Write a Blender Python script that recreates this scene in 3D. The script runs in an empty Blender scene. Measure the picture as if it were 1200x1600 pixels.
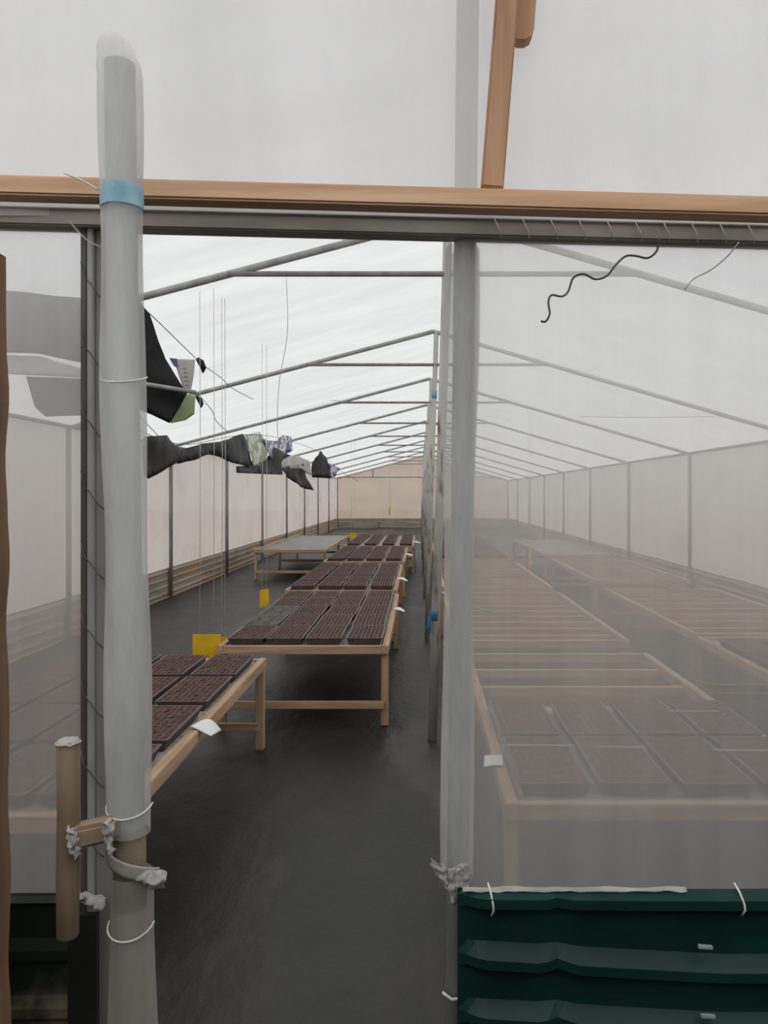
import bpy, bmesh, math, random
from mathutils import Vector, Matrix, noise
random.seed(7)
S = bpy.context.scene
COL = S.collection

# ------------------------------------------------------------------ camera
CH, F, VX, VY = 1.6, 1200.0, 655.0, 772.0          # eye height, focal length in px, vanishing point
cd = bpy.data.cameras.new('camera'); cam = bpy.data.objects.new('camera', cd); COL.objects.link(cam)
cd.sensor_fit = 'VERTICAL'; cd.sensor_height = 36; cd.lens = 27
cd.shift_x = -(VX-600)/1600; cd.shift_y = -(800-VY)/1600
cd.clip_start = .05; cd.clip_end = 300
cam.location = (0, 0, CH); cam.rotation_euler = (math.pi/2, 0, 0)
S.camera = cam

# ------------------------------------------------------------------ world: overcast sky
w = bpy.data.worlds.new('overcast_sky'); S.world = w; w.use_nodes = True
nt = w.node_tree; nt.nodes.clear()
tc = nt.nodes.new('ShaderNodeTexCoord'); sx = nt.nodes.new('ShaderNodeSeparateXYZ')
rp = nt.nodes.new('ShaderNodeValToRGB'); bg = nt.nodes.new('ShaderNodeBackground'); wo = nt.nodes.new('ShaderNodeOutputWorld')
nt.links.new(tc.outputs['Generated'], sx.inputs[0]); nt.links.new(sx.outputs['Z'], rp.inputs[0])
rp.color_ramp.elements[0].position = 0.0; rp.color_ramp.elements[0].color = (.5, .5, .5, 1)
rp.color_ramp.elements[1].position = 1.0; rp.color_ramp.elements[1].color = (1.0, 1.0, 1.01, 1)
nt.links.new(rp.outputs[0], bg.inputs[0]); bg.inputs[1].default_value = 1.6
nt.links.new(bg.outputs[0], wo.inputs[0])

S.view_settings.view_transform = 'Standard'; S.view_settings.look = 'None'
S.view_settings.gamma = 1; S.view_settings.use_curve_mapping = False
S.view_settings.exposure = 0.24
S.cycles.transparent_max_bounces = 16
S.cycles.max_bounces = 14; S.cycles.diffuse_bounces = 6; S.cycles.transmission_bounces = 10

# ------------------------------------------------------------------ helpers
def srgb(r, g, b):
    f = lambda c: (c/12.92 if c <= .04045 else ((c+.055)/1.055)**2.4)
    return (f(r/255), f(g/255), f(b/255), 1)

def at(px, py, Y):
    return Vector(((px-VX)*Y/F, Y, CH-(py-VY)*Y/F))

class MB:
    def __init__(s): s.b = bmesh.new()
    def box(s, c, d, rot=None):
        m = Matrix.Translation(c) @ (rot.to_4x4() if rot else Matrix()) @ Matrix.Diagonal((d[0], d[1], d[2], 1))
        bmesh.ops.create_cube(s.b, size=1, matrix=m); return s
    def bar(s, p, q, wx, wy, bev=0.0):
        """square timber or section bar from p to q"""
        p, q = Vector(p), Vector(q); d = q-p; L = d.length
        z = d.normalized(); ref = Vector((0, 0, 1)) if abs(z.z) < .9 else Vector((0, 1, 0))
        x = ref.cross(z).normalized(); y = z.cross(x)
        R = Matrix((x, y, z)).transposed()
        m = Matrix.Translation((p+q)/2) @ R.to_4x4() @ Matrix.Diagonal((wx, wy, L, 1))
        r = bmesh.ops.create_cube(s.b, size=1, matrix=m)
        if bev:
            ed = list({e for v in r['verts'] for e in v.link_edges})
            bmesh.ops.bevel(s.b, geom=ed, offset=bev, segments=2, affect='EDGES')
        return s
    def tube(s, pts, r, n=10, caps=True):
        pts = [Vector(p) for p in pts]; rings = []
        rr = r if isinstance(r, (list, tuple)) else [r]*len(pts)
        x = None
        for i, p in enumerate(pts):
            d = (pts[min(i+1, len(pts)-1)]-pts[max(i-1, 0)]).normalized()
            if x is None:
                x = d.orthogonal().normalized()
            x = (x - d*x.dot(d)).normalized(); y = d.cross(x)
            rings.append([s.b.verts.new(p+(x*math.cos(2*math.pi*k/n)+y*math.sin(2*math.pi*k/n))*rr[i]) for k in range(n)])
        for a, c in zip(rings, rings[1:]):
            for k in range(n):
                s.b.faces.new((a[k], a[(k+1) % n], c[(k+1) % n], c[k])).smooth = True
        if caps:
            s.b.faces.new(rings[0][::-1]); s.b.faces.new(rings[-1])
        return s
    def grid(s, fn, nu, nv):
        V = [[s.b.verts.new(fn(i/nu, j/nv)) for j in range(nv+1)] for i in range(nu+1)]
        for i in range(nu):
            for j in range(nv):
                s.b.faces.new((V[i][j], V[i+1][j], V[i+1][j+1], V[i][j+1])).smooth = True
        return s
    def build(s, name, mat, parent=None, thick=0):
        me = bpy.data.meshes.new(name)
        bmesh.ops.recalc_face_normals(s.b, faces=s.b.faces)
        if parent is not None:
            t = parent.location.copy(); pp = parent.parent
            while pp: t += pp.location; pp = pp.parent
            bmesh.ops.translate(s.b, verts=s.b.verts, vec=-t)
        s.b.to_mesh(me); s.b.free()
        me.materials.append(mat)
        o = bpy.data.objects.new(name, me); COL.objects.link(o)
        if parent is not None: o.parent = parent
        if thick:
            m = o.modifiers.new('thickness', 'SOLIDIFY'); m.thickness = thick; m.offset = 0
        return o

def smooth(pts, k=6):
    p = [Vector(q) for q in pts]; p = [p[0]*2-p[1]]+p+[p[-1]*2-p[-2]]; out = []
    for i in range(1, len(p)-2):
        a, b, c, d = p[i-1:i+3]
        for j in range(k):
            t = j/k
            out.append(.5*(2*b+(c-a)*t+(2*a-5*b+4*c-d)*t*t+(3*b-a-3*c+d)*t**3))
    return out+[p[-2]]

def crumple(c, ax, L, W, seed, amp=.010, n=18):
    """scrunched strip of film: from c along ax, width W"""
    c, ax = Vector(c), Vector(ax).normalized(); side = ax.cross(Vector((0, 1, 0))).normalized()
    def f(u, v):
        q = c+ax*L*u+side*W*(v-.5)*(.55+.6*abs(math.sin(2.5*u+seed)))
        q.y += -.006*math.cos(3*(v-.5)*2)
        return q+amp*noise.noise_vector(Vector((u*3.2*max(1, L/W)*.6, v*3.0, seed)))
    return MB().grid(f, n, 10)

def tag(o, label, cat, group=None, kind=None):
    o['label'] = label; o['category'] = cat
    if group: o['group'] = group
    if kind: o['kind'] = kind
    return o

def struct(o, label=None):
    o['kind'] = 'structure'
    if label: o['label'] = label
    return o

def thing(name, loc, label, cat, group=None):
    o = bpy.data.objects.new(name, None); COL.objects.link(o); o.location = loc
    o.empty_display_size = .1
    return tag(o, label, cat, group)

# ------------------------------------------------------------------ materials
def newmat(name):
    m = bpy.data.materials.new(name); m.use_nodes = True
    n = m.node_tree; n.nodes.clear()
    out = n.nodes.new('ShaderNodeOutputMaterial')
    return m, n, out

def noise_node(n, scale, detail=4, vec_scale=(1, 1, 1), coord='Object', rough=.55):
    t = n.nodes.new('ShaderNodeTexCoord'); mp = n.nodes.new('ShaderNodeMapping'); mp.inputs['Scale'].default_value = vec_scale
    k = n.nodes.new('ShaderNodeTexNoise'); k.inputs['Scale'].default_value = scale; k.inputs['Detail'].default_value = detail
    k.inputs['Roughness'].default_value = rough
    n.links.new(t.outputs[coord], mp.inputs[0]); n.links.new(mp.outputs[0], k.inputs['Vector'])
    return k

def ramp(n, src, stops):
    r = n.nodes.new('ShaderNodeValToRGB')
    while len(r.color_ramp.elements) < len(stops): r.color_ramp.elements.new(.5)
    for e, (p, c) in zip(r.color_ramp.elements, stops): e.position = p; e.color = c
    n.links.new(src, r.inputs[0]); return r

def bump(n, src, strength, dist=.01):
    b = n.nodes.new('ShaderNodeBump'); b.inputs['Strength'].default_value = strength; b.inputs['Distance'].default_value = dist
    n.links.new(src, b.inputs['Height']); return b

def solid(name, c1, c2, scale=20, vs=(1, 1, 1), rough=.6, metal=0, bmp=.2, lo=.35, hi=.65, spec=.5, extra=None, dist=.005):
    """c1..c2 varied by noise; extra = (colour, scale, threshold) for stains or dust patches"""
    m, n, out = newmat(name)
    p = n.nodes.new('ShaderNodeBsdfPrincipled')
    k = noise_node(n, scale, 6, vs)
    r = ramp(n, k.outputs['Fac'], [(lo, c1), (hi, c2)])
    src = r.outputs[0]
    if extra:
        col, sc, th, vs2 = extra
        k2 = noise_node(n, sc, 5, vs2)
        r2 = ramp(n, k2.outputs['Fac'], [(th, (0, 0, 0, 1)), (th+.12, (1, 1, 1, 1))])
        mx = n.nodes.new('ShaderNodeMix'); mx.data_type = 'RGBA'
        n.links.new(r2.outputs[0], mx.inputs[0]); n.links.new(src, mx.inputs[6]); mx.inputs[7].default_value = col
        src = mx.outputs[2]
    n.links.new(src, p.inputs['Base Color'])
    p.inputs['Roughness'].default_value = rough; p.inputs['Metallic'].default_value = metal
    p.inputs['Specular IOR Level'].default_value = spec
    if bmp: n.links.new(bump(n, k.outputs['Fac'], bmp, dist).outputs[0], p.inputs['Normal'])
    n.links.new(p.outputs[0], out.inputs[0]); return m

def film(name, col, clear, trans, stain=None, vs=(1, 1, 1), scale=3, var=.06, creases=.0, clear_var=0.0, haze=0.0):
    """polythene sheet: clear share, then translucent share of the rest, remainder diffuse"""
    m, n, out = newmat(name)
    k = noise_node(n, scale, 6, vs)
    c2 = tuple(max(0, x*(1-2.5*var)) for x in col[:3])+(1,)
    r = ramp(n, k.outputs['Fac'], [(.3, c2), (.7, col)])
    src = r.outputs[0]
    if stain:
        scol, ssc, th, svs = stain
        k2 = noise_node(n, ssc, 4, svs)
        r2 = ramp(n, k2.outputs['Fac'], [(th, (0, 0, 0, 1)), (th+.25, (1, 1, 1, 1))])
        mx = n.nodes.new('ShaderNodeMix'); mx.data_type = 'RGBA'
        n.links.new(r2.outputs[0], mx.inputs[0]); n.links.new(src, mx.inputs[6]); mx.inputs[7].default_value = scol
        src = mx.outputs[2]
    d = n.nodes.new('ShaderNodeBsdfDiffuse'); t = n.nodes.new('ShaderNodeBsdfTranslucent'); c = n.nodes.new('ShaderNodeBsdfTransparent')
    n.links.new(src, d.inputs[0]); n.links.new(src, t.inputs[0])
    if creases:
        b = bump(n, k.outputs['Fac'], creases, .03); n.links.new(b.outputs[0], d.inputs['Normal']); n.links.new(b.outputs[0], t.inputs['Normal'])
    m1 = n.nodes.new('ShaderNodeMixShader'); m1.inputs[0].default_value = trans
    m2 = n.nodes.new('ShaderNodeMixShader'); m2.inputs[0].default_value = clear
    n.links.new(d.outputs[0], m1.inputs[1]); n.links.new(t.outputs[0], m1.inputs[2])
    body = m1
    if haze:                                   # forward-scattered share: blurs what lies behind the sheet
        g = n.nodes.new('ShaderNodeBsdfRefraction'); g.distribution = 'GGX'; g.inputs['IOR'].default_value = 1.22; g.inputs['Roughness'].default_value = .8
        m3 = n.nodes.new('ShaderNodeMixShader'); m3.inputs[0].default_value = haze
        n.links.new(m1.outputs[0], m3.inputs[1]); n.links.new(g.outputs[0], m3.inputs[2]); body = m3
    n.links.new(body.outputs[0], m2.inputs[1]); n.links.new(c.outputs[0], m2.inputs[2])
    if clear_var:
        k3 = noise_node(n, scale*.7, 4, vs)
        mr = n.nodes.new('ShaderNodeMapRange'); mr.inputs['From Min'].default_value = .3; mr.inputs['From Max'].default_value = .7
        mr.inputs['To Min'].default_value = clear-clear_var; mr.inputs['To Max'].default_value = clear+clear_var
        n.links.new(k3.outputs['Fac'], mr.inputs['Value']); n.links.new(mr.outputs[0], m2.inputs[0])
    n.links.new(m2.outputs[0], out.inputs[0]); return m

def wood(name, axis, c1, c2):
    vs = {'x': (.12, 2, 2), 'y': (2, .12, 2), 'z': (2, 2, .12)}[axis]
    return solid(name, c1, c2, 16, vs, .7, 0, .25, .3, .7, .3, (tuple(x*.72 for x in c1[:3])+(1,), 7, .6, vs))

M = {}
M['roof'] = film('roof_polythene', (.79, .80, .80, 1), .05, .66, ((.69, .73, .72, 1), .8, .58, (.5, 1.6, 1)), (.35, 1.2, 1), 2.2, .055)
M['gable'] = film('gable_polythene', (.97, .965, .97, 1), .24, .60, None, (2.2, 1, .35), 2.4, .05, .35)
M['wall'] = film('side_polythene', (.68, .665, .64, 1), .04, .68, ((.54, .485, .43, 1), 1.2, .55, (1, .5, .8)), (1, .5, .3), 2, .04)
M['far'] = film('end_polythene', (.60, .53, .455, 1), .04, .68, ((.51, .435, .35, 1), .7, .5, (1, 1, .6)), (.6, 1, 1), 1.2, .05)
M['net'] = film('fogged_film', (.90, .89, .87, 1), .34, .55, None, (6, 1, .25), 3, .05, 0, .04, .52)
M['sleeve'] = film('pole_wrap_film', (.86, .86, .84, 1), .46, .5, ((.62, .56, .48, 1), 3, .55, (1, 1, .4)), (3, 3, .6), 6, .08, .3, .2)
M['sleeve_dirty'] = film('soiled_wrap_film', (.56, .52, .47, 1), .34, .5, ((.34, .29, .24, 1), 3, .48, (1, 1, .5)), (3, 3, .6), 6, .08, .3, .15)
M['dark_steel'] = solid('dark_steel', srgb(74, 72, 70), srgb(96, 94, 90), 9, (1, 1, .3), .5, .1, .05)
M['sheet_floor'] = solid('black_ground_fabric', srgb(30, 29, 28), srgb(46, 44, 42), 3, (1, .5, 1), .5, 0, .9, .3, .7, .4,
                         (srgb(84, 79, 73), .9, .53, (1, .4, 1)), .03)
M['earth'] = solid('bare_earth', srgb(120, 92, 66), srgb(150, 120, 90), 2, rough=.95)
M['pipe'] = solid('galvanised_pipe', srgb(150, 151, 149), srgb(178, 179, 176), 9, (1, 1, .4), .5, .1, .05)
M['pipe_dark'] = solid('weathered_pipe', srgb(128, 125, 120), srgb(154, 151, 145), 9, (1, 1, .4), .55, .1, .05)
M['post'] = solid('rust_streaked_pipe', srgb(182, 182, 175), srgb(200, 200, 192), 8, (1, 1, .3), .55, .0, .05, extra=(srgb(120, 62, 48), 3.2, .57, (6, 6, .9)))
M['bar'] = solid('film_covered_channel', srgb(132, 127, 120), srgb(160, 155, 147), 7, (.6, 2, 2), .5, .1, .1)
WA, WB = srgb(166, 134, 104), srgb(204, 174, 142)
for a in 'xyz': M['wood_'+a] = wood('planed_wood_'+a, a, WA, WB)
M['beam'] = wood('rough_beam_wood', 'x', srgb(184, 142, 108), srgb(222, 186, 152))
M['brace'] = wood('rough_brace_wood', 'z', srgb(160, 120, 90), srgb(192, 152, 120))
M['jamb'] = wood('brown_jamb_wood', 'z', srgb(112, 84, 60), srgb(136, 106, 80))
M['handle'] = wood('worn_handle_wood', 'z', srgb(104, 88, 66), srgb(130, 112, 88))
M['tray'] = solid('black_tray_plastic', srgb(72, 56, 53), srgb(94, 76, 72), 30, rough=.5, bmp=.05)
M['soil'] = solid('dark_seedling_soil', srgb(74, 50, 46), srgb(112, 84, 78), 60, rough=.95, bmp=.8, spec=.1)
M['soil_grey'] = solid('grey_dry_soil', srgb(92, 92, 86), srgb(122, 122, 114), 50, rough=.95, bmp=.6, spec=.1)
M['liner'] = solid('dusty_bench_liner', srgb(130, 126, 120), srgb(186, 182, 175), 26, rough=.6, bmp=.4)
M['grey_sheet'] = solid('grey_bench_sheet', srgb(112, 110, 104), srgb(136, 134, 126), 4, rough=.5, bmp=.2)
M['green'] = solid('green_painted_steel', srgb(13, 42, 38), srgb(20, 54, 50), 5, (1, 1, 2), .46, .0, .1, extra=(srgb(58, 60, 52), 16, .68, (1, 1, 1)), spec=.2)
M['green_mud'] = solid('mud_splashed_green_steel', srgb(14, 26, 20), srgb(22, 36, 28), 6, rough=.5, bmp=.2, extra=(srgb(106, 94, 74), 5, .5, (1, 1, .8)))
M['green_dark'] = solid('dark_stained_steel', srgb(14, 18, 15), srgb(26, 32, 26), 6, rough=.6, bmp=.2, extra=(srgb(74, 62, 52), 6, .64, (1, 1, .5)))
M['band'] = solid('weathered_corrugated_steel', srgb(144, 131, 118), srgb(182, 169, 154), 3, (.4, .4, 3), .6, .1, .1, extra=(srgb(184, 146, 108), 1.4, .5, (.5, .5, 1.6)))
M['black_film'] = solid('black_sheet_plastic', srgb(20, 20, 21), srgb(32, 32, 33), 5, rough=.55, bmp=.4, dist=.03, spec=.3)
M['white_film'] = film('white_sheet_plastic', (.82, .82, .80, 1), 0, .35, None, (1, 1, 1), 4, .08, .3)
M['scrap'] = film('knotted_film', (.66, .64, .60, 1), .05, .4, None, (1, 1, 1), 14, .12, .4)
M['yellow'] = solid('yellow_card', srgb(224, 180, 8), srgb(238, 196, 20), 10, rough=.6, bmp=0)
M['paper'] = solid('white_paper_tag', srgb(226, 232, 228), srgb(240, 244, 240), 10, rough=.6, bmp=0)
M['blue_tape'] = solid('faded_blue_tape', srgb(104, 158, 178), srgb(150, 182, 192), 22, rough=.5, bmp=.05)
M['twine'] = solid('pale_twine', srgb(190, 188, 180), srgb(220, 218, 210), 30, rough=.7, bmp=0)
M['wire'] = solid('dark_wire', srgb(74, 72, 72), srgb(100, 98, 96), 20, rough=.5, metal=.3, bmp=0)
M['teal'] = solid('teal_hose', srgb(40, 130, 124), srgb(70, 160, 150), 20, rough=.4, bmp=0)
M['rope_blue'] = solid('blue_rag', srgb(44, 92, 124), srgb(66, 116, 148), 40, rough=.9, bmp=.3)

def printed(name, inks):
    """white plastic with blotches of printing ink"""
    m, n, out = newmat(name); p = n.nodes.new('ShaderNodeBsdfPrincipled')
    k = noise_node(n, 3.4, 2)
    st = [(0, inks[0]), (.47, inks[0]), (.49, (.78, .78, .76, 1)), (.55, (.80, .80, .78, 1)), (.58, inks[1]), (.66, inks[1]), (.69, (.75, .76, .74, 1))]
    r = ramp(n, k.outputs['Fac'], st)
    n.links.new(r.outputs[0], p.inputs['Base Color']); p.inputs['Roughness'].default_value = .4
    n.links.new(p.outputs[0], out.inputs[0]); return m
M['print_green'] = printed('green_printed_film', (srgb(158, 172, 130), srgb(196, 206, 182)))
M['print_purple'] = printed('purple_printed_film', (srgb(96, 90, 146), srgb(120, 116, 160)))

# ------------------------------------------------------------------ dimensions
XL, XR, XC = -3.90, 4.25, .16          # side walls and ridge line
YF, YB = 1.5, 36.5                     # front and end walls
ZE_L, ZE_R, ZR, ZT = 2.33, 2.22, 3.40, 3.03
BAND = .45
FR = [5.0+3.5*i for i in range(10)]    # frame positions, the last at the end wall

# ------------------------------------------------------------------ setting
m = MB(); m.grid(lambda u, v: Vector((-60+120*u, -40+120*v, -.03)), 1, 1)
struct(m.build('ground', M['earth']))
def floor_pt(u, v):
    x = XL+(XR-XL)*u; y = -3+(YB+3)*v
    z = .010*noise.noise(Vector((x*1.3, y*.5, 0)))+.006*noise.noise(Vector((x*5, y*2.2, 3)))
    return Vector((x, y, min(0.0, z-.004)))
struct(MB().grid(floor_pt, 70, 260).build('floor', M['sheet_floor']))

def roof_pt(side):
    def f(u, v):
        y = YF+(YB-YF)*v
        x0, z0 = (XL-.12, ZE_L-.03) if side < 0 else (XR+.12, ZE_R-.03)
        x = XC+(x0-XC)*u; z = ZR+(z0-ZR)*u
        bay = math.sin(math.pi*((y-FR[0])/3.5))**2
        z += .075 - .035*bay*math.sin(math.pi*u) + .012*noise.noise(Vector((x*1.2, y*2.5, side)))
        return Vector((x, y, z))
    return f
m = MB(); m.grid(roof_pt(-1), 24, 200); m.grid(roof_pt(1), 24, 200)
bmesh.ops.remove_doubles(m.b, verts=m.b.verts, dist=.002)
struct(m.build('ceiling', M['roof']))

def side_wall(x, ze, name, mat):
    def f(u, v):
        y = YF+(YB-YF)*u; z = BAND-.05+(ze+.05-(BAND-.05))*v
        return Vector((x+.012*noise.noise(Vector((y*1.3, z*1.5, x))), y, z))
    return struct(MB().grid(f, 160, 10).build(name, mat))
side_wall(XL-.05, ZE_L, 'wall_left', M['wall']); side_wall(XR+.05, ZE_R, 'wall_right', M['wall'])

def roof_z(x):
    return ZR+.07+((ZE_L if x < XC else ZE_R)-ZR)*abs(x-XC)/(abs((XL if x < XC else XR)-XC))
def gable(y, z0, amp):
    def f(u, v):
        x = XL-.05+(XR-XL+.1)*u; z = z0(x)+(roof_z(x)-z0(x))*v
        n_ = noise.noise(Vector((x*3.2, z*.7, y)))+.5*noise.noise(Vector((x*9+z*1.5, z*1.1, y+3)))
        return Vector((x, y+amp*n_, z))
    return f
struct(MB().grid(gable(YB+.05, lambda x: .38, .01), 60, 20).build('wall_back', M['far']))
wf = struct(MB().grid(gable(YF-.025, lambda x: 2.135, .010), 220, 36).build('wall_front', M['gable']))

def corrug(p0, p1, z0, z1, pitch, depth, out, name, mat, n=None, taper=0, sag=0):
    """sheet with ribs running along p0-p1"""
    p0, p1, out = Vector(p0), Vector(p1), Vector(out)
    prof = []; z = z0; k = 0
    while z < z1-1e-6:
        for a, d in ((0, 0), (.36, 0), (.46, 1), (.62, 1), (.82, 0)):
            if z+a*pitch < z1: prof.append((z+a*pitch, d*depth))
        z += pitch
    prof.append((z1, 0))
    L = (p1-p0).length; nu = n or max(1, int(L/.6)); b = MB(); rows = []
    for i in range(nu+1):
        u = i/nu
        if taper: u = u*u*.35+u*.65 if u < 1 else 1
        d_ = u*L; tp = min(1, d_/taper) if taper else 1
        sg = lambda zz: -sag*min(1, d_/.5)*(1 if zz < z1-.07 else 0) + (.006*max(0, 1-abs(d_-.19)/.04) if sag and zz < z1-.07 else 0)
        rows.append([b.b.verts.new(p0.lerp(p1, u)+out*(d*tp*(1 if not sag else 1-.4*max(0, 1-abs(d_-.19)/.025))+.004*noise.noise(Vector((u*L*2, zz*4, z0))))+Vector((0, 0, zz+sg(zz)+.006*noise.noise(Vector((u*L*1.3, 5, z1)))))) for zz, d in prof])
    for a, c in zip(rows, rows[1:]):
        for j in range(len(prof)-1): b.b.faces.new((a[j], c[j], c[j+1], a[j+1]))
    return b.build(name, mat, None, .0015)
struct(corrug((XL-.02, YF, 0), (XL-.02, YB, 0), 0, BAND, .11, .011, (1, 0, 0), 'baseboard_left', M['band']))
struct(corrug((XR+.02, YF, 0), (XR+.02, YB, 0), 0, BAND, .11, .011, (-1, 0, 0), 'baseboard_right', M['band']))
struct(corrug((XL, YB, 0), (XR, YB, 0), 0, BAND, .11, .011, (0, -1, 0), 'baseboard_back', M['band']))

# added out-of-view metal screen behind and beside the viewer, shades the lower front
for p0, p1, o_, nm in (((-2.4, -1.3, 0), (2.4, -1.3, 0), (0, 1, 0), 'shade_screen_back'), ((-2.4, -1.3, 0), (-2.4, 1.40, 0), (1, 0, 0), 'shade_screen_left'), ((2.4, -1.3, 0), (2.4, 1.40, 0), (-1, 0, 0), 'shade_screen_right')):
    struct(corrug(p0, p1, 0, 2.1, .1135, .02, o_, nm, M['green'], 6))

# front wall, either side of the doorway
def net(x0, x1, z0, z1, y, seed, nu, name, mat):
    def f(u, v):
        x = x0+(x1-x0)*u; z = z0+(z1-z0)*v
        return Vector((x, y+.006*noise.noise(Vector((x*2.4, z*1.2, seed)))+.002*noise.noise(Vector((x*14, z*3, seed))), z))
    return struct(MB().grid(f, nu, 40).build(name, mat))
net(.085, XR, .82, 2.125, YF, 2, 120, 'wall_front_netted', M['net'])
net(XL, -.615, .82, 2.14, YF, 9, 100, 'wall_front_film', M['net'])

# ------------------------------------------------------------------ pipe frames
ORD = ['first', 'second', 'third', 'fourth', 'fifth', 'sixth', 'seventh', 'eighth', 'ninth', 'tenth']
for i, y in enumerate(FR):
    lab = '%s galvanised pipe roof frame behind the doorway' % ORD[i] if i < 9 else 'pipe frame against the brown end wall'
    t = thing('pipe_frame', (XC, y, 0), lab, 'pipe frame', 'pipe frames along the greenhouse')
    r = .024
    MB().tube([(XC, y, ZR), (XL, y, ZE_L)], r).build('rafter', M['pipe'], t)
    MB().tube([(XC, y, ZR), (XR, y, ZE_R)], r).build('rafter', M['pipe'], t)
    xa = XC+(XL-XC)*(ZR-ZT)/(ZR-ZE_L); xb = XC+(XR-XC)*(ZR-ZT)/(ZR-ZE_R)
    MB().tube([(xa, y-.01, ZT), (xb, y-.01, ZT)], .018).build('tie_bar', M['pipe_dark'], t)
    if i < 9:
        c = MB().tube([(.085, y, 0), (XC+.03, y, ZR)], .027 if i else .030, 14).build('centre_post', M['post'], t)
        if i == 0:
            MB().tube([(.1005, y, .78), (.1025, y, .84)], .034, 14).tube([(.07, y-.03, .81), (.06, y-.05, .70)], .012, 6).build('blue_rag', M['rope_blue'], c)
        if i == 1:
            MB().tube([(XC+.008, y, 2.66), (XC+.011, y, 2.74)], .030, 14).build('tape_band', M['blue_tape'], c)
    else:
        MB().tube([(-2.2, y, 2.40), (-2.2, y, 2.78)], .022).build('gable_strut', M['pipe_dark'], t)
        MB().tube([(XL, y, 2.40), (XR, y, 2.40)], .022).build('cross_pipe', M['pipe_dark'], t)
        for xx in (-1.9, 2.2):
            MB().tube([(xx, y-.03, 0), (xx, y-.03, .47)], .02).build('stake', M['pipe_dark'], t)
    MB().tube([(XL+.02, y, 0), (XL+.02, y, ZE_L)], .030 if i < 4 else .026).build('wall_post', M['pipe_dark'], t)
    MB().tube([(XR-.02, y, 0), (XR-.02, y, ZE_R)], .030 if i < 4 else .026).build('wall_post', M['pipe_dark'], t)
for x, z, lab in ((XL+.01, ZE_L, 'eave pipe running along the top of the wall behind the black sheets'),
                  (XR-.01, ZE_R, 'eave pipe running along the top of the wall behind the netting')):
    tag(MB().tube([(x, YF, z+.02), (x, YB, z+.02)], .022).build('eave_pipe', M['pipe_dark']), lab, 'pipe')

# ------------------------------------------------------------------ front timbers and posts
tag(MB().bar((-1.9, 1.385, 2.183), (1.9, 1.395, 2.081), .044, .035, .004).build('crossbeam', M['beam']),
    'pale brown timber beam across the top of the doorway', 'beam')
t = thing('header_bar', (0, YF, 2.1), 'grey metal header bar directly under the timber beam', 'metal bar')
MB().bar((-1.9, YF, 2.167), (2.2, YF, 2.066), .045, .040, .003).build('bar', M['bar'], t)
MB().bar((-1.9, YF-.028, 2.184), (2.2, YF-.028, 2.081), .006, .010).build('film_edge', M['white_film'], t)
for k in range(11):
    x = .14+.054*k; z = 2.167-.0246*(x+1.9)
    MB().tube([(x, YF-.029, z+.020), (x+.006, YF-.030, z+.006), (x+.014, YF-.030, z-.010), (x+.018, YF-.024, z-.024)], .0011, 5).build('wire_clip', M['twine'], t)

tag(MB().bar((.132, 1.40, 2.152), (.183, 1.40, 2.80), .040, .040, .003).build('brace_timber', M['brace']),
    'upright brown timber standing on the beam over the doorway', 'timber')
m = MB(); prof = [(-.022, .42), (-.022, .016), (-.016, .005), (-.006, .0), (.008, .0), (.018, .006), (.022, .018), (.022, .42)]
fr = [[m.b.verts.new((.190+.08*z+x, y, 2.446+z)) for x, z in prof] for y in (1.427, 1.457)]
m.b.faces.new(fr[0]); m.b.faces.new(fr[1][::-1])
for k in range(len(prof)): m.b.faces.new((fr[0][k], fr[0][k-1], fr[1][k-1], fr[1][k]))
tag(m.build('batten_timber', M['brace']), 'rounded timber end poking out beside the top of the upright timber', 'timber')

def sleeve(path, rad, seed, n=20, seg=60, flute=.12):
    """loose film tube round a pole: path(u) -> (x, y, z), rad(u) radius"""
    b = MB(); rings = []
    for i in range(seg+1):
        u = i/seg; c = Vector(path(u))
        rings.append([b.b.verts.new(c+Vector((math.cos(a), math.sin(a), 0))*rad(u)*(1+flute*noise.noise(Vector((math.cos(a)*1.6, math.sin(a)*1.6+seed, c.z*3.2)))))
                      for a in [2*math.pi*k/n for k in range(n)]])
    for a, c in zip(rings, rings[1:]):
        for k in range(n): b.b.faces.new((a[k], a[(k+1) % n], c[(k+1) % n], c[k])).smooth = True
    return b, rings

# door post in the middle
t = thing('door_post', (.075, YF+.03, 0), 'film-wrapped metal door post at the edge of the netting', 'post')
px_ = lambda z: .068+.017*z/2.1
MB().tube([(px_(0), YF+.03, 0), (px_(3.25)+.01, YF+.02, 3.28)], .0225, 16).build('pole', M['pipe'], t)
b, _ = sleeve(lambda u: (px_(2.09-1.25*u), YF+.03, 2.09-1.25*u), lambda u: .034-.003*u+.003*math.sin(9*u), 4)
b.build('film_sleeve', M['sleeve'], t)
for q, (dx, dz, L_) in enumerate(((-.022, .0, .05), (-.004, -.004, .07), (.010, -.006, .065))):
    m = MB(); m.grid(lambda u, v: Vector((px_(.86)+dx-.018*(1-u)*(q == 0)+(.022+.012*math.sin(3*u))*(v-.5)*(1.2-.5*u)+.006*noise.noise(Vector((u*5, v*5, q))),
                     YF-.012-.012*math.sin(3*v+q)+.008*noise.noise(Vector((u*6, v*6, q+5))), .885+dz-L_*u+.010*(1-v)*(q == 0))), 14, 8)
    m.build('film_knot', M['scrap'], t, .0008)
MB().tube([(px_(.63)-.028, YF-.005, .63), (px_(.63)-.01, YF-.008, .618), (px_(.63)+.012, YF-.008, .620), (px_(.63)+.03, YF+.0, .632)], .003, 6).build('twine_tie', M['twine'], t)

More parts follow.
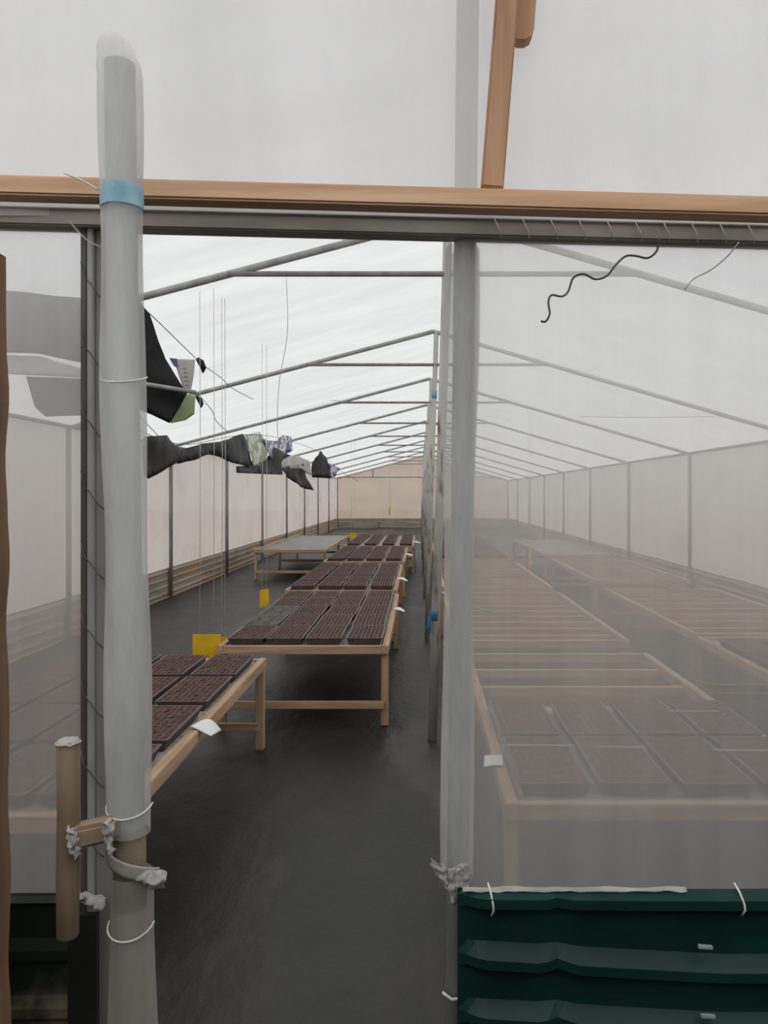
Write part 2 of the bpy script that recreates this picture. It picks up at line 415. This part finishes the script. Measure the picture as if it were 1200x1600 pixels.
# wrapped pole of the open door leaf, with its handle
Yp = 1.25
t = thing('wrapped_pole', (-.47, Yp, 0), 'tall film-wrapped pole with a wooden handle in front of the doorway', 'door pole')
pp = lambda z: (-.468-.0125*(z-.75)/1.0, Yp, z)
MB().tube([pp(0), pp(2.30)], .0245, 20).build('pole', solid('dull_blue_pipe', srgb(148, 150, 149), srgb(170, 172, 170), 9, (1, 1, .3), .5, .15, .05), t)
def radU(u):
    if u < .035: return .031*math.sqrt(max(.02, 1-(1-u/.035)**2))
    return .0325+.0035*u+.002*math.sin(17*u)
def pathU(u):
    z = 2.352-(2.352-1.05)*u; p = pp(z)
    return (p[0]-.012*max(0, 1-u/.05)+.001*math.sin(11*u), p[1], z)
b, rings = sleeve(pathU, radU, 1, 24, 90, .10)
b.b.faces.new(rings[0]); b.build('film_sleeve', M['sleeve'], t)
MB().tube([pp(.93), pp(1.06)], .0258, 20).build('rusted_length', solid('rusted_pipe', srgb(92, 82, 62), srgb(118, 106, 84), 20, rough=.7), t)
b, _ = sleeve(lambda u: (pp(1)[0]+.004+.006*u, Yp, .985-.985*u), lambda u: .033+.0065*math.sin(math.pi*min(1, max(0, (u-.10)/.62)))+.001*u, 7, 24, 60, .10)
b.build('film_sleeve', M['sleeve_dirty'], t)
m = MB(); m.grid(lambda u, v: Vector((pp(1)[0]+.036*math.sin(-1.5+3.4*u)+.012*u*u, Yp-.038*math.cos(-1.5+3.4*u)-.006*v, 1.02-.055*u+(.030-.005*u)*v+.03*max(0, .25-u))), 20, 5)
m.build('torn_film', M['scrap'], t, .0008)
crumple((pp(1)[0]+.024, Yp-.03, .992), (1, 0, -.25), .042, .026, 3, .008).build('torn_film', M['scrap'], t, .0006)
for z in (1.790, 1.098, .905):
    ring = [(pp(z)[0]+.002+.0365*math.cos(a), Yp+.0375*math.sin(a), z-.013*abs(math.sin(a))) for a in [math.pi+math.pi*k/12 for k in range(13)]]
    MB().tube(ring, .0015, 6).build('twine_tie', M['twine'], t)
def tape(z0, z1):
    bb, _ = sleeve(lambda u: (pp(z0+(z1-z0)*u)[0]+.001, Yp, z0+(z1-z0)*u), lambda u: .0336, 1, 24, 4, .06); return bb
tape(2.064, 2.098).build('tape_band', M['blue_tape'], t)
MB().tube([(-.549, 1.200, .907), (-.549, 1.200, .911), (-.549, 1.2, 1.0), (-.548, 1.2, 1.1), (-.5485, 1.200, 1.215)], [.013, .0165, .0172, .0168, .0172], 14).build('handle_bar', M['handle'], t)
MB().grid(lambda u, v: Vector((-.5485+.0195*v*math.cos(6.2832*u), 1.2+.0195*v*math.sin(6.2832*u), 1.2185-.006*v**4+.004*noise.noise(Vector((5*math.cos(6.28*u)*v, 5*math.sin(6.28*u)*v, 2))))), 24, 5).build('frayed_cap', M['scrap'], t)
h = MB().bar((-.540, 1.198, 1.066), (-.478, 1.215, 1.074), .036, .034, .006).build('handle_stub', wood('stub_wood', 'x', srgb(122, 102, 84), srgb(154, 132, 112)), t)
for x, z, sd in ((-.534, 1.091, 1), (-.480, 1.099, 4)):
    crumple((x, 1.176, z), (.15, 0, -1), .05, .016, sd, .007).build('film_knot', M['scrap'], h, .0006)
# channel post behind it, wooden jamb at the picture edge
t = thing('channel_post', (-.635, YF, 0), 'dark grey metal channel post with wire clips behind the wrapped pole', 'post')
MB().bar((-.652, YF+.007, .0), (-.652, YF+.007, 2.15), .013, .03, .002).build('channel_flange', M['dark_steel'], t)
MB().bar((-.639, YF+.005, .0), (-.639, YF+.005, 2.15), .012, .03, .002).build('channel_lip', M['pipe'], t)
MB().bar((-.615, YF+.015, .0), (-.615, YF+.015, 2.15), .036, .03, .003).build('channel_web', M['pipe_dark'], t)
for j in range(9):
    z = 2.02-.135*j
    MB().tube([(-.655, YF-.013, z+.03), (-.648, YF-.016, z), (-.636, YF-.016, z-.012), (-.622, YF-.013, z-.035), (-.612, YF-.008, z-.045)], .0013, 5).build('wire_clip', M['wire'], t)
crumple((-.662, YF-.03, .832), (1, 0, -.35), .062, .024, 6, .010).build('film_knot', M['scrap'], t, .0006)
m = MB()
def jamb(u, v):
    z = 2.02*v
    prof = [(-.86, 1.36), (-.86, 1.26), (-.729, 1.26), (-.729, 1.36), (-.86, 1.36)]
    i = min(3, int(u*4)); f_ = u*4-i
    x = prof[i][0]+(prof[i+1][0]-prof[i][0])*f_; y = prof[i][1]+(prof[i+1][1]-prof[i][1])*f_
    if x > -.75: x += .010*noise.noise(Vector((z*7, 1, 1)))+.006*(1.6-z)
    return Vector((x, y, z))
V = MB().grid(jamb, 4, 70); bmesh.ops.remove_doubles(V.b, verts=V.b.verts, dist=.0005); bmesh.ops.holes_fill(V.b, edges=V.b.edges, sides=8)
for f_ in V.b.faces: f_.smooth = False
tag(V.build('door_jamb', M['jamb']), 'rough brown timber jamb beside the film panel', 'timber')

# green steel sheets under the front film
t = thing('green_sheet', (.09, YF-.02, 0), 'dark green corrugated steel sheet under the netting beside the doorway', 'steel sheet')
o = corrug((.073, YF-.035, 0), (XR, YF-.035, 0), -.0, .848, .11, .026, (0, -1, 0), 'corrugated_panel', M['green'], 150, .045, .026)
o.parent = t; o.data.transform(Matrix.Translation(-t.location))
MB().grid(lambda u, v: Vector((.082+.425*u, YF-.040-.008*v, .853-.005*v+.003*noise.noise(Vector((u*7, v*2, 4)))-.004*v*noise.noise(Vector((u*16, 1, 8))))), 60, 4).build('film_edge', M['scrap'], t, .0008)
for x in (.135, .605):
    MB().tube([(x-.004, YF-.034, .858), (x, YF-.050, .848), (x+.003, YF-.064, .833), (x+.004, YF-.065, .822), (x+.001, YF-.058, .808)], .0022, 6).build('twine_tie', M['twine'], t)
for x, z in ((.523, .752), (.528, .622)):
    MB().bar((x, YF-.060, z), (x+.027, YF-.060, z-.002), .008, .006, .001).build('scuff_plate', solid('scratched_steel', srgb(130, 142, 138), srgb(160, 170, 166), 20), t)
tag(corrug((XL, YF-.03, 0), (-.665, YF-.03, 0), 0, .83, .11, .008, (0, -1, 0), 'muddy_sheet', M['green_mud'], 30),
    'mud-splashed green steel sheet below the film panel beside the handle', 'steel sheet')
tag(MB().box((-.640, YF-.035, .40), (.055, .012, .80)).build('kick_strip', M['green_dark']),
    'dark muddy strip of steel between the muddy sheet and the wrapped pole', 'steel strip')

# ------------------------------------------------------------------ benches and trays
def make_table(x0, x1, y0, y1, h, label, liner=True, battens=5, group='timber benches', sheet=None):
    t = thing('bench', (x0, y0, 0), label, 'bench', group)
    s = .045; hb = .035
    for x in (x0+s/2, x1-s/2):
        MB().bar((x, y0, h-.03), (x, y1, h-.03), s, .06, .003).build('side_rail', M['wood_y'], t)
    for y in (y0+s/2, y1-s/2):
        MB().bar((x0+s, y, h-.032), (x1-s, y, h-.032), .045, .055, .003).build('end_rail', M['wood_x'], t)
    ys = [y0+.06, y1-.06] if y1-y0 < 3.4 else [y0+.06, (y0+y1)/2, y1-.06]
    for y in ys:
        for x in (x0+s/2+.005, x1-s/2-.005):
            MB().bar((x, y, 0), (x, y, h-.06), .05, .05, .003).build('leg', M['wood_z'], t)
        MB().bar((x0+.03, y-.045, .15), (x1-.03, y-.045, .15), .03, .05, .003).build('stretcher', M['wood_x'], t)
    for k in range(1, battens+1):
        y = y0+(y1-y0)*k/(battens+1)
        MB().bar((x0+s, y, h-.045), (x1-s, y, h-.045), .04, .05, .002).build('batten', M['wood_x'], t)
    if liner:
        MB().grid(lambda u, v: Vector((x0+s+.002+(x1-x0-2*s-.004)*u, y0+s+(liner-y0-s if liner is not True else y1-y0-2*s)*v,
                  h-.0175+.004*noise.noise(Vector((u*9, v*14, x0))))), 20, 40).build('liner', M['liner'] if not sheet else sheet, t, .002)
    return t

TW, TL, TH = .256, .515, .05
def tray_meshes():
    nx, ny = 8, 16; b = MB(); sb = MB()
    def ring(z, i): return [b.b.verts.new((x, y, z)) for x, y in ((i, i), (TW-i, i), (TW-i, TL-i), (i, TL-i))]
    r0, r1, r2 = ring(0, .02), ring(TH-.006, .006), ring(TH-.006, 0); r3 = ring(TH, 0); r4 = ring(TH, .010)
    for a, c in ((r0, r1), (r1, r2), (r2, r3), (r3, r4)):
        for k in range(4): b.b.faces.new((a[k], a[(k+1) % 4], c[(k+1) % 4], c[k]))
    b.b.faces.new(r0[::-1])
    m_ = .010; cw = (TW-2*m_)/nx; cl = (TL-2*m_)/ny; g = .0022
    for i in range(nx):
        for j in range(ny):
            xa, ya = m_+i*cw, m_+j*cl
            o_ = [b.b.verts.new((x, y, TH)) for x, y in ((xa, ya), (xa+cw, ya), (xa+cw, ya+cl), (xa, ya+cl))]
            q = [b.b.verts.new((x, y, TH)) for x, y in ((xa+g, ya+g), (xa+cw-g, ya+g), (xa+cw-g, ya+cl-g), (xa+g, ya+cl-g))]
            d = [b.b.verts.new((v.co.x, v.co.y, TH-.02)) for v in q]
            for k in range(4):
                b.b.faces.new((o_[k], o_[(k+1) % 4], q[(k+1) % 4], q[k])); b.b.faces.new((q[k], q[(k+1) % 4], d[(k+1) % 4], d[k]))
            zc = TH-.004+.006*random.random()
            c = sb.b.verts.new((xa+cw/2, ya+cl/2, zc+.004))
            ss = [sb.b.verts.new((v.co.x, v.co.y, zc-.002+.003*random.random())) for v in q]
            for k in range(4): sb.b.faces.new((ss[k], ss[(k+1) % 4], c))
    bmesh.ops.remove_doubles(b.b, verts=b.b.verts, dist=.0004)
    return b, sb
tb, sb = tray_meshes()
proto = thing('seedling_tray', (0, 0, 0), 'tray', 'tray')
tray_shell = tb.build('tray_shell', M['tray'], proto); soil_obj = sb.build('soil', M['soil'], proto)
soil_grey = soil_obj.data.copy(); soil_grey.materials[0] = M['soil_grey']
used_proto = False
def put_tray(x, y, z, rz, label, group, grey=False):
    global used_proto
    if not used_proto: r, parts = proto, list(proto.children); used_proto = True
    else:
        r = proto.copy(); COL.objects.link(r); parts = []
        for ch in proto.children:
            c = ch.copy(); COL.objects.link(c); c.parent = r; parts.append(c)
    r.location = (x, y, z); r.rotation_euler = (0, 0, rz); tag(r, label, 'seedling tray', group)
    for p in parts:
        if p.name.startswith('soil'): p.data = soil_grey if grey else soil_obj.data
def fill(x0, x1, y0, rows, h, where, group, grey=(), skip=(), pitch=.545, cols=4, from_right=True):
    gap = (x1-x0-.10-cols*TW)/(cols-1) if cols > 1 else 0
    for r in range(rows):
        for c in range(cols):
            if (r, c) in skip: continue
            k = cols-1-c if from_right else c
            x = x0+.05+k*(TW+gap)+random.uniform(-.006, .006); y = y0+.06+r*pitch+random.uniform(-.008, .008)
            soil = 'grey-soil' if (r, c) in grey else 'dark-soil'
            put_tray(x, y, h-.012, random.uniform(-.012, .012), '%s tray, %s from the aisle, %s row, %s' % (soil, ORD[c], ORD[r], where), group, (r, c) in grey)

H = .56
make_table(-2.20, -.97, 2.48, 4.88, H, 'timber bench of trays directly behind the wrapped pole')
fill(-2.20, -.97, 2.50, 4, H, 'bench behind the wrapped pole', 'trays on the bench behind the wrapped pole', pitch=.572)
make_table(-1.39, -.21, 5.27, 8.02, H, 'timber bench of trays beside the hanging yellow card')
fill(-1.39, -.21, 5.28, 5, H, 'yellow-card bench', 'trays on the bench beside the yellow card', grey=((1, 3), (2, 3)), pitch=.526)
make_table(-1.46, -.24, 8.32, 11.3, H, 'second timber bench of trays in the row beyond the yellow card')
fill(-1.46, -.24, 8.34, 5, H, 'second bench past the yellow card', 'trays on the second bench', pitch=.575)
make_table(-1.49, -.22, 11.9, 14.9, H, 'third timber bench of trays in the row beyond the yellow card')
fill(-1.49, -.22, 11.92, 5, H, 'third bench past the yellow card', 'trays on the third bench', pitch=.575)
make_table(-1.52, -.10, 15.5, 19.2, H, 'fourth timber bench of trays beyond the yellow card, beside the grey bench')
fill(-1.52, -.10, 15.52, 6, H, 'fourth bench past the yellow card', 'trays on the fourth bench', pitch=.6)
make_table(-3.08, -1.74, 14.3, 19.3, H+.01, 'long empty bench under a flat grey sheet by the side wall', True, 4, sheet=M['grey_sheet'])
make_table(.29, 1.50, 2.58, 5.05, H, 'half-filled timber bench behind the green steel sheet', 3.80, 5)
fill(.29, 1.50, 2.60, 2, H, 'bench behind the green sheet', 'trays on the bench behind the green sheet', pitch=.56, from_right=False)
make_table(.25, 1.50, 5.47, 8.18, H, 'empty slatted timber bench behind the half-filled bench', False, 8)
make_table(.25, 1.50, 8.62, 11.7, H, 'second empty slatted timber bench beside the centre posts', False, 8)
make_table(.25, 1.50, 12.4, 18.3, H, 'long tray-covered timber bench far behind the netting beside the centre posts')
fill(.25, 1.50, 12.45, 9, H, 'long bench behind the netting', 'trays on the long bench', pitch=.63, from_right=False)
make_table(2.02, 3.25, 2.9, 5.60, H, 'tray-filled timber bench closest to the doorway along the netted side')
fill(2.02, 3.25, 2.92, 4, H, 'side bench by the green sheet', 'trays on the side bench', pitch=.62, from_right=False)
make_table(2.04, 3.25, 5.74, 8.5, H, 'second timber bench along the netted side wall, slatted', False, 7)
make_table(2.12, 3.3, 9.3, 12.4, H, 'third timber bench along the netted side wall, slatted and empty', False, 7)
make_table(2.16, 3.3, 13.2, 17.8, H, 'fourth timber bench along the netted side wall under a flat grey sheet', True, 5, sheet=M['grey_sheet'])

# ------------------------------------------------------------------ sticky cards, tags, hose
def card(px, py0, py1, wid, Y, yaw, label, hang):
    a, b_ = at(px, py0, Y), at(px, py1, Y)
    t = thing('sticky_card', ((a.x), Y, b_.z), label, 'sticky trap', 'yellow sticky cards')
    R = Matrix.Rotation(yaw, 3, 'Z')
    MB().box(((a+b_)/2), (wid, .004, a.z-b_.z), R).build('card', M['yellow'], t)
    if hang:
        for dx in (-.05*wid/.2, .05*wid/.2):
            p = a+R @ Vector((dx, 0, -.005)); q = Vector((p.x, p.y, roof_z(p.x)-.015))
            MB().tube([p, p.lerp(q, .5)+Vector((.004, 0, 0)), q], .0022, 5).build('string', M['twine'], t)
    return t
card(323, 991, 1030, .195, 5.35, .0, 'large yellow card on two strings beside the front corner of a bench', 2.05)
card(349, 995, 1022, .06, 5.62, 1.0, 'yellow card edge peeping out behind the large yellow card', 1.9)
card(413, 921, 948, .14, 7.3, 1.15, 'narrow yellow card turned sideways at the back corner of the second bench', 1.9)
card(609, 792, 805, .12, 24, 1.2, 'small yellow card hanging against the brown end wall', 1.3)
card(828, 855, 885, .16, 12.0, 1.1, 'yellow card hanging behind the netting between the bench rows', 1.6)
card(552, 833, 843, .16, 19.5, .4, 'yellow card at the far corner of the grey bench', 1.5)

def tag_paper(p, dx, dy, dz, rz, label):
    def f(u, v):
        q = Vector(((u-.3)*dx, (v-.5)*dy, -.35*dz*u+dz*.25*math.sin(3.1*u)*v+.002))
        q = Matrix.Rotation(rz, 3, 'Z') @ q
        return Vector(p)+q
    return tag(MB().grid(f, 10, 6).build('paper_tag', M['paper'], None, .0008), label, 'paper tag', 'paper tags on the bench rails')
tag_paper((-.968, 3.42, .575), .105, .085, .10, -.3, 'white curled paper tag on the rail of the bench behind the wrapped pole')
tag_paper((.305, 2.985, .565), .075, .13, .02, math.pi-.1, 'white paper tag on the rail behind the netting')
tag_paper((-.20, 6.95, .565), .10, .04, .08, -.2, 'white tag sticking out from the rail of the yellow-card bench')
tag_paper((-.23, 9.4, .570), .13, .04, .10, -.2, 'white tag on the rail of the second bench past the yellow card')
tag_paper((-.215, 13.2, .570), .16, .05, .08, -.2, 'white tag on the rail of the third bench past the yellow card')
tag_paper((-.095, 16.6, .570), .18, .06, .08, -.2, 'white tag on the rail of the fourth bench past the yellow card')

for (xa, xb, y, d) in ((.345, .615, 3.05, 'corner by the white paper tag'), (.70, .89, 3.03, 'middle columns'), (1.14, 1.39, 2.99, 'outer column, front row'), (1.14, 1.38, 3.53, 'outer column, second row')):  # added pale strips imitate the bright highlight lines along the tray edges
    tag(MB().bar((xa, y, H+.0425), (xb, y-.006, H+.0425), .014, .006, .001).build('highlight_strip', M['scrap']), 'pale strip added as tray-edge highlight behind the netting, %s' % d, 'strip', 'added highlight strips on the trays')
tag(MB().tube([(.20, 8.0, .60), (.27, 7.7, .577), (.42, 7.15, .572), (.60, 6.75, .572), (.80, 6.5, .572)], .012, 8).build('hose', M['teal']),
    'teal hose lying across an empty slatted bench', 'hose')

# ------------------------------------------------------------------ hanging sheets of plastic
def rag(poly, depth, mat, name, parent=None, seed=0, amp=.05, axis='x', cuts=5):
    """torn sheet: outline in picture angles carried to its own distance, folded in depth"""
    b = bmesh.new()
    vs = [b.verts.new(at(px, py, depth(px))) for px, py in poly]
    es = [b.edges.new((vs[i], vs[(i+1) % len(vs)])) for i in range(len(vs))]
    bmesh.ops.triangle_fill(b, edges=es, use_beauty=True)
    for _ in range(3):
        L = max(e.calc_length() for e in b.edges)
        bmesh.ops.subdivide_edges(b, edges=[e for e in b.edges if e.calc_length() > L*.45], cuts=1)
        bmesh.ops.triangulate(b, faces=b.faces)
    for v in b.verts:
        n_ = noise.noise(v.co*2.2+Vector((seed, 0, seed)))+.5*noise.noise(v.co*5+Vector((0, seed, 0)))
        if axis == 'x': v.co.x += amp*n_
        else: v.co.y += amp*n_*1.6
    for f in b.faces: f.smooth = True
    m_ = MB(); m_.b.free(); m_.b = b
    return m_.build(name, mat, parent, .004)

c5 = lambda L: [(200+x/3.333, 440+y/3.333) for x, y in L]
# big black sheet near the door
t = thing('black_sheet', (-2.0, 4.7, 1.9), 'large black plastic sheet hanging from the first roof frame beside the wrapped pole', 'plastic sheet')
D0 = lambda px: 4.35+.5*px/230
rag([(-60, 452), (60, 458), (150, 464), (219, 472), (236, 492), (262, 562), (296, 616), (268, 662), (238, 648), (200, 632), (150, 600), (128, 566), (60, 552), (-60, 548)],
    D0, M['black_film'], 'drape', t, 3, .05, 'y')
rag([(40, 588), (132, 592), (160, 612), (200, 640), (150, 648), (75, 652), (58, 636)], lambda p: D0(p)+.03, M['black_film'], 'lower_drape', t, 8, .03, 'y')
rag([(-60, 552), (60, 556), (135, 578), (150, 600), (130, 590), (40, 586), (-60, 580)], lambda p: D0(p)+.02, M['white_film'], 'white_fold', t, 5, .02, 'y')
rag(c5([(232, 402), (345, 404), (340, 470), (325, 575), (285, 555), (250, 450)]), lambda p: D0(p)+.06, M['white_film'], 'white_flap', t, 12, .02, 'y')
rag(c5([(216, 398), (256, 402), (262, 450), (240, 440)]), lambda p: D0(p)+.02, M['print_purple'], 'printed_corner', t, 2, .01, 'y')
rag(c5([(230, 620), (320, 585), (352, 590), (348, 690), (300, 722), (225, 738), (214, 690)]), lambda p: D0(p)+.05, M['print_green'], 'printed_flap', t, 15, .02, 'y')
tx = MB()
for k in range(5):
    q = at(286+k*.8, 577+k*6.5, 4.97)
    tx.tube([q, q+Vector((.008, 0, .010)), q+Vector((.016, 0, -.004)), q+Vector((.026, 0, .008))], .0024, 5)
tx.build('printed_lettering', M['wire'], t)

DW = lambda px: 3120/(655-px) if px < 400 else 12.2+.04*(px-400)
def sheet(name, poly, mat, label, seed, parent_parts=()):
    o = rag(c5(poly), DW, mat, name, None, seed, .05)
    return tag(o, label, 'plastic sheet', 'torn sheets hung on the wire')
sheet('torn_sheet', [(84, 806), (190, 800), (240, 850), (270, 882), (250, 942), (110, 1027), (84, 1012)], M['black_film'], 'black torn sheet with a pointed hem beside the wrapped pole', 1)
sheet('torn_sheet', [(262, 880), (340, 852), (480, 832), (600, 792), (640, 900), (655, 972), (560, 950), (430, 897), (330, 930), (250, 950)], M['black_film'], 'long black torn sheet sagging along the wire past the pointed one', 2)
sheet('torn_sheet', [(612, 800), (690, 782), (720, 870), (735, 920), (690, 950), (655, 975)], M['print_green'], 'white and pale green printed sheet between black ones', 3)
sheet('torn_sheet', [(690, 820), (780, 830), (800, 800), (856, 806), (860, 880), (780, 915), (735, 920), (712, 868)], M['print_purple'], 'purple printed torn sheet on the wire', 4)
sheet('torn_sheet', [(568, 962), (690, 955), (735, 915), (760, 862), (842, 905), (792, 940), (802, 1006), (566, 996)], M['black_film'], 'black torn sheet with a flat hem below the purple print', 5)
sheet('torn_sheet', [(784, 930), (880, 905), (952, 940), (957, 1010), (900, 975), (800, 972)], M['white_film'], 'crumpled white sheet above the hanging black triangle', 6)
sheet('torn_sheet', [(794, 975), (860, 952), (912, 950), (957, 1088), (895, 1070), (832, 1018)], M['black_film'], 'black triangular sheet hanging lowest on the wire', 7)
sheet('torn_sheet', [(960, 942), (1000, 880), (1036, 922), (1062, 1025), (962, 1020)], M['black_film'], 'small black torn sheet towards the far end of the wire', 8)
sheet('torn_sheet', [(1038, 945), (1108, 970), (1086, 1012), (1060, 1022)], M['print_purple'], 'small blue printed scrap at the far end of the wire', 9)

# ------------------------------------------------------------------ wires and strings
def wire(pts, r, mat, label, name='wire', group=None):
    return tag(MB().tube(smooth(pts), r, 5).build(name, mat), label, 'wire', group)
wire([at(x, y, DW(x)) for x, y in ((180, 655), (226, 676), (260, 690), (300, 694), (350, 684), (400, 679), (450, 688), (500, 707), (531, 735), (560, 752))], .004, M['wire'], 'long wire carrying the torn plastic sheets')
wire([at(205, 466, 4.8), at(240, 496, 5.2), at(312, 566, 6.6), at(318, 571, 6.7), at(345, 590, 7.3), at(362, 606, 7.8), at(396, 624, 8.45)], .0035, M['wire'], 'dark slack wire running from the black sheet to the second roof frame')
wire([at(306, 612, 8.4), at(330, 640, 8.6), at(338, 658, 8.8), at(356, 675, 9.4)], .004, M['wire'], 'short wire curling down from the second roof frame')
wire([at(218, 650, 4.85), at(250, 684, 6.6), at(265, 700, 7.7)], .003, M['wire'], 'short dark wire below the black sheet')
for p, lab in ((at(312, 566, 6.6), 'dark knotted rag on the slack wire'), (at(310, 624, 8.3), 'dark rag scrap hanging under the second roof frame')):
    b = MB(); b.tube([p+Vector((-.02, 0, .03)), p+Vector((.01, 0, .0)), p+Vector((.03, .01, -.05)), p+Vector((.025, .01, -.09))], [.018, .03, .026, .006], 8)
    tag(b.build('rag_scrap', M['black_film']), lab, 'rag')
tag(MB().tube([at(165, 590, 4.60), at(306, 613, 4.86)], .014, 10).build('knee_brace', M['pipe']), 'short pale brace pipe crossing the black sheet', 'pipe')
wire([at(320, 624, 12), at(460, 622, 12), at(560, 629, 12)], .004, M['pipe'], 'thin straight wire strung across under the third roof frame')
wire([at(905, 651, 9), at(1000, 652, 9), at(1230, 650, 9)], .004, M['pipe'], 'thin straight wire behind the netting')
wire([at(447, 425, 5.6), at(449, 520, 5.7), at(436, 600, 5.9), at(434, 680, 6.1), at(448, 694, 6.2)], .0025, M['twine'], 'thin string dangling under the roof', 'string')
wire([at(1030, 372, 1.465), at(1026, 392, 1.465), at(1012, 403, 1.465), at(995, 400, 1.465), at(978, 400, 1.465), at(962, 414, 1.465), at(948, 431, 1.465), at(930, 436, 1.465), at(912, 428, 1.465),
      at(896, 434, 1.465), at(888, 455, 1.465), at(878, 463, 1.465), at(862, 461, 1.465), at(857, 472, 1.465), at(859, 490, 1.465), at(853, 502, 1.465), at(845, 502, 1.465)], .0022, M['wire'],
     'loose zigzag spring wire dangling in front of the netting')
wire([at(1155, 378, 1.47), at(1135, 402, 1.47), at(1110, 422, 1.47), at(1085, 435, 1.47), at(1070, 452, 1.47)], .0013, M['pipe'], 'faint thin wire in front of the netting beside the zigzag one')
wire([at(108, 345, 1.42), at(122, 362, 1.42), at(140, 378, 1.42), at(158, 386, 1.42)], .0013, M['twine'], 'pale string end under the beam beside the wrapped pole', 'string')
wire([at(100, 270, 1.35), at(130, 283, 1.335), at(153, 296, 1.30)], .0016, M['twine'], 'pale string end across the beam touching the wrapped pole', 'string')
